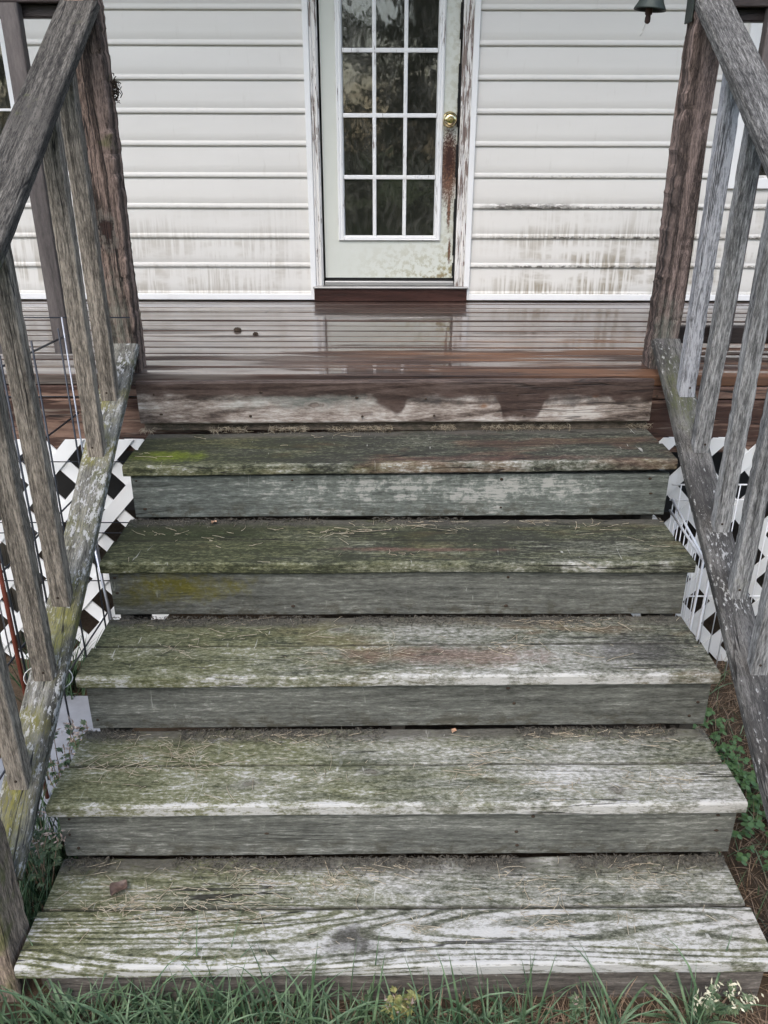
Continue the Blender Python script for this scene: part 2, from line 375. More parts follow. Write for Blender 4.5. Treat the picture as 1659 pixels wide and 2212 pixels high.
def deck_mat():
    m = grain(Mat('wet deck board'), fk=(9., 150., 150.), mk=(1.6, 40., 40.)); x, y, z = m.sep(m.W)
    t = speck(m, 0., 1.0, 1.0, .25)
    c = m.mix((.018, .011, .009), (.085, .050, .037), t)
    ob = m.mul(m.ss(y, -.62, -.9), m.ss(x, -.5, .3), m.ss(m.noise(m.L, (1.3, 14., 14.), 3), .45, .62))
    c = m.mix(c, (.20, .095, .045), m.mul(ob, .5))
    gr = m.mul(m.ss(x, .1, -.7), m.ss(m.noise(m.L, (1.8, 22., 22.), 3), .42, .6))
    c = m.mix(c, (.21, .19, .165), m.mul(gr, .6))
    # a film of rain water: unbroken towards the house, patchy towards the steps
    far = m.ss(y, -1.20, -.62); lf = m.ss(x, .15, -.55); pn = m.noise(m.L, (1.4, 16., 16.), 3, .6)
    wet = m.mul(m.ss(m.add(pn, m.mul(far, .38), m.mul(lf, .10)), .54, .63), m.ss(m.sep(m.geo.outputs['True Normal'])[2], .965, .992))
    return m.out(m.mix(c, (.012, .009, .008), m.mul(m.crack, .8)), m.ss(wet, 0, 1, .62, .35), m.bump(m.nm, .0015, .5), .4,
                 **{'Coat Weight': wet, 'Coat Roughness': .03, 'Coat IOR': 1.95, 'Coat Normal': m.bump(m.add(m.noise(m.L, (1.2, 9., 9.), 1), m.mul(m.nm, .2)), .003, .22)})

SIDING = siding_mat(); WHITE_VINYL = paint_mat('white vinyl trim', (.80, .81, .80), .08)
CASING_L = paint_mat('peeling white casing', (.76, .75, .72), .15, .42); CASING_R = paint_mat('badly peeling white casing', (.76, .75, .72), .2, .72)
DOOR = door_mat(); GRILLE = paint_mat('white door grille', (.78, .79, .78), .18, .15); GLASS = glass_mat(); DECK = deck_mat()
BRASS = plain('brass', (.78, .66, .38), .14, .1, metal=1.)
ALU = plain('dull aluminium sill', (.36, .36, .35), .35, .25, metal=.6)
RUBBER = plain('black weather strip', (.012, .012, .012), .7)
ROOM = plain('dim room wall', (.10, .09, .075), .9)
CURTAIN = plain('pale curtain', (.45, .45, .40), .9)
FOUND = plain('dark block foundation', (.06, .055, .05), .95)
ROOFM = plain('eave soffit', (.55, .52, .47), .7)
STEEL = plain('dark fence wire', (.05, .055, .065), .45, .3, metal=.5); GALV = plain('galvanised rod', (.34, .36, .40), .35, .2, metal=.7)
RUST = plain('rusty steel', (.13, .032, .018), .8, .4, 40.)
WWIRE = plain('white coated wire', (.76, .77, .77), .35, .06)
IRON = plain('verdigris cast iron', (.035, .045, .040), .55, .5, 60., metal=.3); IRONB = plain('brown iron', (.06, .035, .03), .7, .4, 50.)
CORD = plain('frayed pale cord', (.55, .54, .5), .9)
TIE = plain('tie wire', (.62, .62, .60), .4, .1)
SLABM = plain('grey painted slab', (.22, .235, .26), .8, .45, 9.)
LATT = paint_mat('white lattice', (.78, .80, .80), .07, 0, .45)
LATTR = paint_mat('white lattice, soiled below', (.72, .73, .71), .28, 0, .5)
MUD = plain('mud', (.045, .032, .022), .95, .5, 80.)

kick = wood('wet sill board', (.022, .011, .009), (.065, .030, .024), rough=.32)
def rim_l(m, c):
    c = m.mix((.085, .050, .038), (.24, .155, .115), speck(m, 0., 1.1, 1., .35))
    x, y, z = m.sep(m.W); n = m.noise(m.L, (1.2, 14., 14.), 5, .65)
    c = m.mix(c, (.03, .014, .011), m.mul(m.ss(m.add(n, m.mul(m.ss(m.sep(m.L0)[1], -.02, .06), .12)), .50, .56), .8))
    c = m.mix(c, (.27, .23, .19), m.mul(mott(m, .25, (4., 40., 40.), .08, off=5), .6)); m.rough = .7; return c
RIM = wood('brown rim joist', (.085, .050, .038), (.24, .155, .115), rim_l, rings=70.)
def apron_l(m, c):
    x, y, z = m.sep(m.W)
    big = m.noise(m.W, (4., 4., 10.), 4, .62); b2 = m.noise(m.W, (9., 9., 16.), 4, .65)
    t = m.add(speck(m, .0, 1.1, .7, .28), m.mul(m.ma('SUBTRACT', big, .5), 1.1))
    c = m.ramp(t, ((.08, (.045, .034, .028)), (.36, (.15, .120, .100)), (.60, (.29, .25, .215)), (.85, (.47, .44, .40))))
    c = m.mix(c, m.mix((.15, .175, .155), (.36, .38, .35), t), m.mul(m.spot((-.30, -1.42, -.07), (.42, .3, .045), .9, 18., .9), .55))
    for cx, rx in ((.17, .16), (.62, .24), (.38, .09)): c = m.mix(c, (.045, .042, .04), m.mul(m.spot((cx, -1.42, -.058), (rx, .3, .032), 1.1, 24., .9), .7))
    for cx, cz in ((.68, -.05), (.31, -.088)): c = m.mix(c, (.20, .09, .035), m.mul(m.spot((cx, -1.41, cz), (.022, .3, .014), .6, 30., .9), .6))
    for cx, cz in ((-.25, -.085), (.02, -.075), (-.08, -.115), (.36, -.12)):
        ar, rg, co = m.knot((cx, -1.45, cz), (.05, .4, .016)); c = m.mix(c, m.mix((.10, .075, .06), (.34, .30, .26), rg), m.mul(ar, .45)); c = m.mix(c, (.08, .045, .033), m.mul(co, .5))
    # rain has soaked down from the deck edge in ragged drips
    drip = m.noise(m.W, (3.6, .1, .3), 2, .6, .2)
    line = m.add(z, m.mul(m.ss(drip, .52, .68), .075), m.mul(m.ma('SUBTRACT', b2, .5), .05), m.mul(m.ma('SUBTRACT', m.nm, .5), .04))
    wet = m.ss(line, -.066, -.044)
    c = m.mix(c, m.mix((.022, .015, .013), (.085, .055, .045), t), m.mul(wet, .92))
    m.rough = m.ss(wet, 0, 1, .85, .42); return c
APRON = wood('half soaked stair board', (.16, .125, .105), (.34, .29, .25), apron_l, rings=80., crackf=.6, rk=(.7, 6., 6.))

TM = {
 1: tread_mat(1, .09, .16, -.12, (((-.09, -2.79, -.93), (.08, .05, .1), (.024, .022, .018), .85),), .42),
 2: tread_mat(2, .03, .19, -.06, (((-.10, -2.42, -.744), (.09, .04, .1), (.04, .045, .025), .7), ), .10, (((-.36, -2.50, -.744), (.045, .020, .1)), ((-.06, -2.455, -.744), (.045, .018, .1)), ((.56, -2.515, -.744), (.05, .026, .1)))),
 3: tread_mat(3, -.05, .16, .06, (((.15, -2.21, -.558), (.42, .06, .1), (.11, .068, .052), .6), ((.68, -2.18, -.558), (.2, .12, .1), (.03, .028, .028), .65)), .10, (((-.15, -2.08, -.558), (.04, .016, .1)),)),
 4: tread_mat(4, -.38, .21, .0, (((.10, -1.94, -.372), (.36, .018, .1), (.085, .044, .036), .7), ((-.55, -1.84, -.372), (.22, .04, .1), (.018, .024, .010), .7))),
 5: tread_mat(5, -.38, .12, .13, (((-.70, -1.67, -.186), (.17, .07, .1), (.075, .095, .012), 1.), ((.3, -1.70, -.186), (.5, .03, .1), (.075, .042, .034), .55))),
}
GG = (1.03, 1.06, .92)
RM = {
 1: riser_mat('grey brown bottom riser', (1.12, 1.0, .86), .03),
 2: riser_mat('grey riser 2', GG, .02), 3: riser_mat('grey riser 3', GG, .0),
 4: riser_mat('grey riser 4', GG, .0, (((-.60, -2.02, -.455), (.24, .2, .075), (.085, .078, .016), 1.), ((-.76, -2.02, -.50), (.09, .2, .035), (.06, .058, .018), .6))),
 5: riser_mat('grey riser 5', (.96, 1.06, .94), .035, (), ((.15, -1.73, -.26), (.75, .3, .08))),
 6: riser_mat('brown riser 6', (1.25, 1.02, .78), .03),
}
STRING = wood('dark stringer', (.06, .055, .045), (.12, .11, .09))
BRN = (.86, .62, .50)
POST_L = rail_mat('split brown post', BRN, -.04, .03, wr=.45, knots=(((-.893, -1.369, .455), (.040, .1, .085)),), spots=(((-.895, -1.369, .16), (.05, .05, .24), (.11, .12, .095), .7),))
POST_R = rail_mat('gouged dark post', (.80, .60, .52), -.07, .0, black=.0, wr=.38, spots=(((.882, -1.30, .45), (.05, .025, .5), (.012, .011, .011), .9), ((.925, -1.31, .10), (.07, .05, .2), (.10, .115, .095), .6)))
HAND_L = rail_mat('grey handrail with moss', (.64, .59, .51), -.10, .06, .0, .0, -.02)
HAND_R = rail_mat('grey handrail', (.92, .90, .85), -.01, .0, .0, .0, .0)
BOT_L = rail_mat('lichen covered bottom rail', (1.02, .98, .82), .10, .12, .08, .03, .05, spots=(((-.875, -2.24, -.47), (.05, .16, .16), (.125, .118, .026), .85), ((-.89, -2.60, -.70), (.05, .17, .17), (.13, .118, .024), .85)))
BOT_R = rail_mat('black spotted bottom rail', (1.02, .98, .90), .08, .0, .0, -.03, .085, spots=(((.93, -1.55, 0.), (.07, .28, .2), (.055, .062, .022), .7),))
BAL_L = rail_mat('brown grey baluster', (1.12, .97, .78), .09, .0)
BAL_R = rail_mat('silver grey baluster', (1.12, 1.11, 1.07), .12, -.04)
BAL_W = rail_mat('bleached baluster', (1.25, 1.26, 1.30), .17, -.05)
NEWEL = rail_mat('brown stair post', (1.25, .98, .75), .04, .08)
DRAIL = wood('dark wet deck rail', (.018, .014, .014), (.05, .040, .038), rough=.45)
DBAL = wood('dark deck baluster', (.045, .040, .040), (.13, .115, .11), rough=.6)

# ------------------------------------------------------------------ ground
def gz(x, y): return -1.062 - .07*max(0, min(1, (y+2.6)/1.0)) + .012*mnoise.noise(Vector((x*3, y*3, 0)))
def ground():
    def axis(lo, hi, st, far):
        a = []; t = lo
        while t < hi+1e-6: a.append(t); t += st
        return [-far, -far*.4, -far*.15, -far*.05] + a + [far*.05, far*.15, far*.4, far]
    xs = axis(-2.6, 2.6, .065, 90); ys = axis(-4.2, .3, .065, 90)
    ys = sorted(set([y for y in ys if y <= .31 or y > 4.4])); xs = sorted(xs)
    v = [(x, y, gz(x, y) if abs(x) < 3 and -4.5 < y < .5 else -1.062 if y < 0 else -1.14) for y in ys for x in xs]
    n = len(xs); f = [(j*n+i, j*n+i+1, (j+1)*n+i+1, (j+1)*n+i) for j in range(len(ys)-1) for i in range(n-1)]
    m = Mat('soil and lawn'); y = m.sep(m.W)[1]
    soil = m.mix((.030, .021, .014), (.115, .085, .058), m.noise(m.W, 40., 8, .72))
    lawn = m.mix((.035, .060, .014), (.085, .115, .032), m.noise(m.W, 3., 8, .7))
    c = m.mix(soil, lawn, m.ss(y, -3.4, -4.6))
    mat = m.out(c, .95, m.bump(m.noise(m.W, 55., 8, .7), .012, .8), .1)
    tag(link('ground', mesh('ground', v, f), mat), kind='structure', label='bare soil and lawn around the wooden steps')
ground()

# ------------------------------------------------------------------ the house
house = thing('house', (0, 0, -1.1), 'cream vinyl sided house with a glazed door behind the wooden deck', 'house')
DXL, DXR = -.378, .3826          # outer faces of the door trim
WL, WR = -1.63, 1.535           # window edges (right edge of the left window, left edge of the right one)
WLZ0, WRZ0 = .60, .512
HX = 3.2; TOPZ = 2.15; C0, CP = .0255, .1325
def sheathing():
    v, f = [], []
    for a in ((-HX, -2.62, -.0, TOPZ), (-2.62, WL, 0., WLZ0), (-2.62, WL, 1.72, TOPZ), (WL, DXL, 0., TOPZ), (DXL, DXR, 1.78, TOPZ), (DXR, WR, 0., TOPZ), (WR, 2.5, 0., WRZ0), (WR, 2.5, 1.72, TOPZ), (2.5, HX, 0., TOPZ)):
        box_data(v, f, a[0], a[1], .004, .10, a[2], a[3])
    link('wall', mesh('wall', v, f), plain('wall sheathing', (.5, .48, .43), .9), house, smooth=False)
    box('foundation_wall', FOUND, house, -HX, HX, .02, .2, -1.3, -.003, 0)
sheathing()
def siding(x0, x1, z, top=None):
    prof = [(.006, 0), (-.0125, 0), (-.0148, .003), (-.0152, .009), (-.0138, .016), (-.0118, .0195), (-.0108, .0215), (-.0122, .0245)]
    h = CP+.012 if top is None else top
    prof += [(-.0122+.0105*t, .0245+(h-.0245)*t) for t in (.25, .5, .75, 1.)]
    n = max(6, int((x1-x0)/.06)); k = len(prof); v, f = [], []; s0 = random.random()*50
    for i in range(n+1):
        x = x0+(x1-x0)*i/n
        for y, zz in prof:
            b = 0.
            if zz > .03: b = -.0022*math.sin(math.pi*min(1, (zz-.0245)/(h-.0245)))*(.6+mnoise.noise(Vector((x*1.6+s0, zz*2, s0))))
            v.append((x, y+b+.0006*mnoise.noise(Vector((x*3, s0, 1))), z+zz+.0008*mnoise.noise(Vector((x*2.2, s0, 5)))))
    for i in range(n):
        for j in range(k-1): f.append((i*k+j, (i+1)*k+j, (i+1)*k+j+1, i*k+j+1))
    me = mesh('siding_board', v, f)
    link('siding_board', me, SIDING, house)
for i in range(16):
    z = C0+CP*i
    if z+CP > TOPZ: break
    xl = WL-.02 if WLZ0-.06 < z < 1.74 else -HX
    xr = WR+.02 if WRZ0-.06 < z < 1.74 else HX
    siding(xl, DXL+.012, z); siding(DXR-.012, xr, z)
# starter trim along the deck and channels beside the door
for x0, x1 in ((-HX, DXL), (DXR, HX)): box('trim_strip', WHITE_VINYL, house, x0, x1, -.024, .004, .006, .034, .003)
for xo, xi in ((DXL, DXL+.026), (DXR, DXR-.026)): box('trim_strip', WHITE_VINYL, house, min(xo, xi), max(xo, xi), -.0275, .02, .0065, 1.80, .003)
def moulding(x0, x1, mat):
    s = 1 if x1 > x0 else -1; w_ = abs(x1-x0)
    prof = [(0, .03), (0, -.018), (.25*w_, -.021), (.32*w_, -.015), (.45*w_, -.013), (.62*w_, -.019), (.80*w_, -.019), (.88*w_, -.010), (w_, -.008), (w_, .05)]
    v, f = [], []; n = 60; k = len(prof)
    for i in range(n+1):
        z = .066+(1.79-.066)*i/n
        for x, y in prof: v.append((x0+s*x+.001*mnoise.noise(Vector((x*60, z*14, 2))), y+.001*mnoise.noise(Vector((x*60, z*22, 6))), z))
    for i in range(n):
        for j in range(k-1):
            q = (i*k+j, i*k+j+1, (i+1)*k+j+1, (i+1)*k+j); f.append(q if s > 0 else q[::-1])
    link('door_casing', mesh('door_casing', v, f), mat, house, smooth=False)
moulding(DXL+.0265, -.318, CASING_L); moulding(DXR-.0265, .3125, CASING_R)
box('door_casing', WHITE_VINYL, house, DXL, DXR, -.02, .05, 1.70, 1.80)
box('sill_board', kick, house, -.362, .372, -.035, .02, .0015, .0615, .003)
th = box('threshold', ALU, house, -.366, .376, -.048, .06, .0625, .072, .003)
box('threshold_lip', ALU, th, -.3125, .3095, -.006, .028, .0725, .092, .004)
# the door and its fifteen lights
door = thing('door', (0, .02, .1), None, None); door.parent = house; door.matrix_parent_inverse = house.matrix_basis.inverted()
def slab():
    v, f = [], []
    for a in ((-.3085, -.225, .105, 1.69), (.222, .3045, .105, 1.69), (-.225, .222, .105, .285), (-.225, .222, 1.592, 1.69)):
        box_data(v, f, a[0], a[1], .020, .060, a[2], a[3])
    link('door_slab', mesh('door_slab', v, f), DOOR, door, smooth=False)
slab()
def gframe():
    v, f = [], []; xo0, xo1, xi0, xi1, zo0, zo1, zi0, zi1 = -.243, .240, -.2105, .2065, .276, 1.606, .300, 1.580
    loops = []
    for t, y in ((0, .0195), (.06, .010), (.25, .0055), (.45, .0085), (.62, .0065), (.85, .011), (1, .024)):
        loops.append([(xo0+(xi0-xo0)*t, y, zo0+(zi0-zo0)*t), (xo1+(xi1-xo1)*t, y, zo0+(zi0-zo0)*t), (xo1+(xi1-xo1)*t, y, zo1+(zi1-zo1)*t), (xo0+(xi0-xo0)*t, y, zo1+(zi1-zo1)*t)])
    for l in loops: v += l
    for i in range(len(loops)-1):
        for j in range(4): f.append((i*4+j, i*4+(j+1) % 4, (i+1)*4+(j+1) % 4, (i+1)*4+j))
    link('glazing_frame', mesh('glazing_frame', v, f), GRILLE, door, smooth=False)
gframe()
xb = [-.0715, .0675]; zb_ = [.556, .813, 1.069, 1.325]
for x in xb: board('glazing_bar', GRILLE, door, (x, .016, .297), (x, .016, 1.585), (1, 0, 0), .017, .012, seg=8, wob=0, r=.004)
for z in zb_: board('glazing_bar', GRILLE, door, (-.212, .0155, z), (.208, .0155, z), (0, 0, 1), .018, .012, seg=8, wob=0, r=.004)
xe = [-.2105, *xb, .2065]; ze = [.300, *zb_, 1.580]
for i in range(3):
    for j in range(5): box('pane', GLASS, door, xe[i]+.001, xe[i+1]-.001, .0225, .0265, ze[j]+.001, ze[j+1]-.001, 0)
kn = lathe('knob', BRASS, door, [(.0, .0), (.034, .0), (.034, .004), (.026, .008), (.012, .011), (.012, .026), (.020, .030), (.0275, .039), (.0285, .048), (.024, .057), (.013, .061), (.008, .0605), (.0, .0615)], (.267, .0195, .797), (0, -1, 0))
def strip_bits():
    v, f = [], []
    for i in range(60):
        z = .115+1.15*i/60
        if mnoise.noise(Vector((z*9, 3, 1))) > -.08 or z < .16:
            w_ = .0035+.004*abs(mnoise.noise(Vector((z*40, 1, 8)))); box_data(v, f, .3035-w_, .309, .008, .018, z, z+.022)
    o = link('weather_strip', mesh('weather_strip', v, f), RUBBER, door, smooth=False); o['kind'] = 'stuff'
strip_bits()
box('weather_strip', RUBBER, door, -.306, .306, .024, .05, .094, .1045, 0)
# dim room behind the glass
def room():
    v, f = [], []
    for a in ((-2.9, 2.9, 2.4, 2.45, -.05, 2.1), (-2.9, -2.85, .12, 2.4, -.05, 2.1), (2.85, 2.9, .12, 2.4, -.05, 2.1), (-2.9, 2.9, .12, 2.4, -.06, -.02), (-2.9, 2.9, .1, 2.4, 2.08, 2.11)): box_data(v, f, *a)
    link('interior', mesh('interior', v, f), ROOM, house, smooth=False)
room()
box('shade_eave', ROOFM, house, -HX, HX, -1.15, .105, 2.152, 2.27)  # out-of-view overhang, deepened and lowered to shade the upper siding
def window(x0, x1, z0, z1, bars, rail_z, curtain):
    wd = thing('window', ((x0+x1)/2, 0, z0), None, None); wd.parent = house; wd.matrix_parent_inverse = house.matrix_basis.inverted()
    for a in ((x0, x0+.05, z0, z1), (x1-.05, x1, z0, z1), (x0+.0505, x1-.0505, z0, z0+.045), (x0+.0505, x1-.0505, z1-.05, z1), (x0+.0505, x1-.0505, rail_z, rail_z+.045)):
        box('frame', WHITE_VINYL, wd, a[0], a[1], -.028, .04, a[2], a[3], .004)
    for z in bars: box('sash_bar', WHITE_VINYL, wd, x0+.052, x1-.052, .004, .018, z, z+.011)
    box('pane', GLASS, wd, x0+.05, x1-.05, .02, .024, z0+.04, rail_z+.01, 0)
    box('pane', GLASS, wd, x0+.05, x1-.05, .0265, .030, rail_z+.03, z1-.04, 0)
    if curtain:
        v, f = [], []; n = 80
        for i in range(n+1):
            x = x0+.03+(x1-x0-.06)*i/n; y = .07+.012*math.sin(i*.9)+.006*math.sin(i*2.3)
            v += [(x, y, z0), (x, y, z1)]
        f = [(2*i, 2*i+2, 2*i+3, 2*i+1) for i in range(n)]
        link('curtain', mesh('curtain', v, f), CURTAIN, wd)
window(-2.60, WL, WLZ0, 1.70, (.827,), 1.10, True)
window(WR, 2.45, WRZ0, 1.70, (), 1.10, False)

# ------------------------------------------------------------------ the deck
deck = thing('deck', (0, -.6, -1.15), 'wet brown plank deck in front of the house door', 'deck')
NB = 14; yb0, pitch = -.004, .0990
for i in range(NB):
    y = yb0-pitch*(i+.5)
    dz = random.uniform(-.0012, .0012)-.0125
    board('deck_board', DECK, deck, (-2.35, y+random.uniform(-.001, .001), dz-.006), (2.35, y+random.uniform(-.001, .001), dz-.006), (0, 1, random.uniform(-.014, .014)), pitch-.0125-random.random()*.004, .037, seg=40, r=.0035, wob=.0012, bow=.004)
for x0, x1 in ((-2.35, -.2), (-.198, 2.35)): board('rim_board', RIM, deck, (x0, -1.372, -.0595), (x1, -1.372, -.0595), (0, 0, 1), .041, .036, seg=20)
board('rim_board', RIM, deck, (-2.35, -1.373, -.1775), (2.35, -1.373, -.1775), (0, 0, 1), .188, .038, seg=40, wob=.002)
for i in range(9): board('joist', STRING, deck, (-2.3+i*.575, -1.350, -.125), (-2.3+i*.575, -.02, -.125), (0, 0, 1), .17, .038, seg=4)
for x in (-2.2, -1.45, 1.5, 2.2): board('support_post', STRING, deck, (x, -1.28, -1.25), (x, -1.28, -.21), (1, 0, 0), .089, .089, seg=4)

# ------------------------------------------------------------------ the staircase
stairs = thing('staircase', (.04, -1.9, -1.05), 'weathered mossy wooden staircase of five steps leading up to the deck', 'staircase')
RISE = .186
FR = {1: (-2.865, -2.845), 2: (-2.581, -2.559), 3: (-2.316, -2.289), 4: (-2.035, -2.019), 5: (-1.758, -1.725), 6: (-1.432, -1.412)}   # front edges, left and right
XW = {1: (-.827, .848), 2: (-.833, .864), 3: (-.825, .866), 4: (-.825, .864), 5: (-.818, .876)}
ZR = {1: 0, 2: 0, 3: 0, 4: 0, 5: .015}        # the top tread is lifted at its right-hand end
nails = []
TT = .036
for i in range(1, 6):
    zt = -RISE*(6-i); (yl, yr), (xl, xr) = FR[i], XW[i]; nl, nr = FR[i+1]
    dl, dr = nl-yl+(.022 if i < 5 else -.002), nr-yr+(.022 if i < 5 else -.002)                   # tread depth incl. a little under the riser
    half = ((dl+dr)/2-.007)/2
    for b in (0, 1):
        yo = half/2+b*(half+.007)
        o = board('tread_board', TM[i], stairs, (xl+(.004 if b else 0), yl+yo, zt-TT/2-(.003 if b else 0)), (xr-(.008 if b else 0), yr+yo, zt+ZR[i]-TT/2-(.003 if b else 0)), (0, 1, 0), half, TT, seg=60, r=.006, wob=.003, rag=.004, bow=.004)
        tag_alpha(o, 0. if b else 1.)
    # riser below this tread
    zb = -RISE*(7-i)+.007 if i > 1 else -1.12
    zt2 = zt-TT-.0015
    yo = .034
    o = board('riser_board', RM[i], stairs, (xl+.006+(.012 if i > 1 else .05), yl+yo, (zb+zt2)/2), (xr-.012, yr+yo, (zb+zt2)/2), (0, 0, 1), zt2-zb, .034, seg=40, r=.003, wob=.0016, rag=.002)
    if i > 1:
        for sx in (-.78, -.29, .33, .82):
            for dz in (.03, .075, .125):
                if random.random() < .72: nails.append((sx+random.uniform(-.02, .02), yl+(yr-yl)*(sx+.83)/1.69+yo-.0185, zb+dz))
board('riser_board', RM[6], stairs, (-.832, -1.411, -.115), (.868, -1.397, -.115), (0, 0, 1), .135, .034, seg=30, r=.003)
board('apron_board', APRON, stairs, (-.837, -1.4435, -.0785), (.866, -1.4295, -.0700), (0, 0, 1), .145, .028, seg=60, r=.006, wob=.003, rag=.003)
for sx in (-.79, -.45, -.1, .12, .42, .85):
    for z in (-.05, -.115): nails.append((sx+random.uniform(-.03, .03), -1.4565, z+random.uniform(-.015, .015)))
for x in (-.786, .02, .825):
    # saw-tooth stringer
    v, f = [], []; prof = []
    for i in range(1, 6):
        zt = -RISE*(6-i)-TT-.003; yy = FR[i][0]+(FR[i][1]-FR[i][0])*(x+.83)/1.69+.054; ny = FR[i+1][0]+(FR[i+1][1]-FR[i+1][0])*(x+.83)/1.69+.054
        prof += [(yy, -RISE*(7-i)-TT-.003 if i > 1 else -1.12), (yy, zt)]
        if i == 5: prof += [(-1.47, zt)]
    prof += [(-1.47, -.46), (-2.5, -1.12)]
    n = len(prof)
    for s in (-.019, .019): v += [(x+s, a, b) for a, b in prof]
    f = [tuple(range(n)), tuple(range(2*n-1, n-1, -1))]+[(j, n+j, n+(j+1) % n, (j+1) % n) for j in range(n)]
    link('stringer', mesh('stringer', v, f), STRING, stairs, smooth=False)
nme = None
for p in nails:
    if nme is None:
        o = lathe('nail_head', MUD, stairs, [(0, .0012), (.0035, .001), (.0042, 0), (.0042, -.002)], p, (0, -1, 0), 8); nme = o.data
    else:
        link('nail_head', nme, None, stairs, Matrix.Translation(Vector(p)) @ Matrix.Diagonal((random.uniform(.7, 1.6), 1, random.uniform(.7, 1.1), 1)) @ Vector((0, -1, 0)).to_track_quat('Z', 'Y').to_matrix().to_4x4())

# ------------------------------------------------------------------ stair railings
def railing(side):
    L = side < 0
    lab = 'left stair railing of mossy grey boards with lichen on its bottom rail' if L else 'right stair railing of silver grey boards with black spotted bottom rail'
    t = thing('stair_railing', (-.885 if L else .93, -2.1, -.5), lab, 'railing')
    hm, bm, pm = (HAND_L, BOT_L, POST_L) if L else (HAND_R, BOT_R, POST_R)
    # bottom rail, laid flat on the slope
    if L: a, b = Vector((-.884, -1.374, .111)), Vector((-.886, -2.745, -.793))
    else: a, b = Vector((.9285, -1.315, .117)), Vector((.9285, -2.72, -.767))
    d = (a-b).normalized(); nrm = Vector((0, -d.z, d.y)).normalized()
    if nrm.z < 0: nrm = -nrm
    tk = .037; sl = d.z/d.y
    o = board('bottom_rail', bm, t, b-nrm*tk/2, a-nrm*tk/2, (1, 0, 0), .091, tk, seg=60, r=.007, wob=.003, rag=.004, cut1=(0, sl))
    # handrail
    if L: h0, h1, hw = Vector((-.8945, -1.352, 1.0867)), Vector((-.896, -2.88, .116)), .107
    else: h0, h1, hw = Vector((.9345, -1.29, 1.1022)), Vector((.936, -2.86, .132)), .101
    d2 = (h0-h1).normalized(); n2 = Vector((0, -d2.z, d2.y)); n2 = n2 if n2.z > 0 else -n2
    board('handrail', hm, t, h1-n2*.019, h0-n2*.019, (1, 0, .0), hw, .038, cut1=(0, d2.z/d2.y), seg=70, r=.008, wob=.004, rag=.007, bow=.004, ragside=(side*-1, -1))
    def zr(y, p0, p1): return p0.z+(p1.z-p0.z)*(y-p0.y)/(p1.y-p0.y)
    sh = (h0.z-h1.z)/(h0.y-h1.y); sb = (a.z-b.z)/(a.y-b.y)
    ys = (-1.590, -1.772, -2.185, -2.360, -2.585) if L else (-1.545, -1.735, -1.975, -2.155, -2.340, -2.55)
    for i, y in enumerate(ys):
        x = -.886 if L else .941
        dw, dd = .049, .040
        yc = y+dd/2
        z0 = zr(yc, a, b)+.001; z1 = zr(yc, h0, h1)-.044
        m = BAL_L if L else (BAL_W if i == 0 else BAL_R)
        board('baluster', m, t, (x, yc, z0), (x+(.004 if i % 2 else -.003), yc, z1), (1, 0, 0), dw+random.uniform(-.003, .003), dd, seg=60, r=.003, wob=.0018, rag=.0045, bow=.005, cut0=(0, sb), cut1=(0, sh))
        lathe('nail_head', MUD, t, [(0, .001), (.003, .0008), (.0036, 0), (.0036, -.002)], (x+random.uniform(-.008, .008), yc-dd/2-.0005, z0+.012+random.uniform(0, .012)), (0, -1, 0), 8)
    # post on the deck corner and post at the foot of the steps
    if L:
        board('post', pm, t, (-.8870, -1.3245, .001), (-.8870, -1.3245, 1.55), (1, 0, 0), .091, .089, seg=110, r=.005, wob=.005, rag=.018, ragside=(1, -1))
        board('post', NEWEL, t, (-.884, -2.799, -1.14), (-.884, -2.799, .105), (1, 0, 0), .092, .104, seg=40, r=.006, wob=.003, rag=.005)
    else:
        board('post', pm, t, (.9270, -1.2655, .001), (.9270, -1.2655, 1.55), (1, 0, 0), .091, .089, seg=110, r=.005, wob=.005, rag=.020, ragside=(-1, -1))
        board('post', NEWEL, t, (.935, -2.775, -1.14), (.935, -2.775, .12), (1, 0, 0), .089, .104, seg=40, r=.006, wob=.003, rag=.005)
    return t
railing(-1); railing(1)

# deck railings running off to both sides
def deck_rail(side):
    L = side < 0
    t = thing('deck_railing', (side*1.6, -1.3, 0), 'dark wet deck railing leading away left of the brown post' if L else 'dark wet deck railing leading away right of the bell post', 'railing', 'railings along the deck edge')
    x0 = -.934 if L else .974; x1 = side*2.35; y = -1.295 if L else -1.235
    board('top_rail', DRAIL, t, (x0, y, 1.092), (x1, y, 1.092), (0, 1, 0), .09, .036, seg=20)
    board('under_rail', DRAIL, t, (x0, y, 1.0565), (x1, y, 1.0565), (0, 0, 1), .034, .036, seg=20)
    board('foot_rail', DRAIL, t, (x0-side*0, y+.03, .10), (x1, y+.03, .10), (0, 0, 1), .06, .03, seg=10) if not L else None
    xs = (-1.10, -1.31, -1.52, -1.74, -1.96, -2.18) if L else (1.128, 1.34, 1.55, 1.77, 1.99, 2.21)
    for x in xs: board('baluster', DBAL, t, (x+(-.07 if L else 0)*0, y-.0385, .06), (x, y-.0385, 1.073), (1, 0, 0), .055, .038, seg=20, rag=.002)
    board('post', DBAL, t, (side*2.4, y, 0.001), (side*2.4, y, 1.07), (1, 0, 0), .089, .089, seg=10)
deck_rail(-1); deck_rail(1)

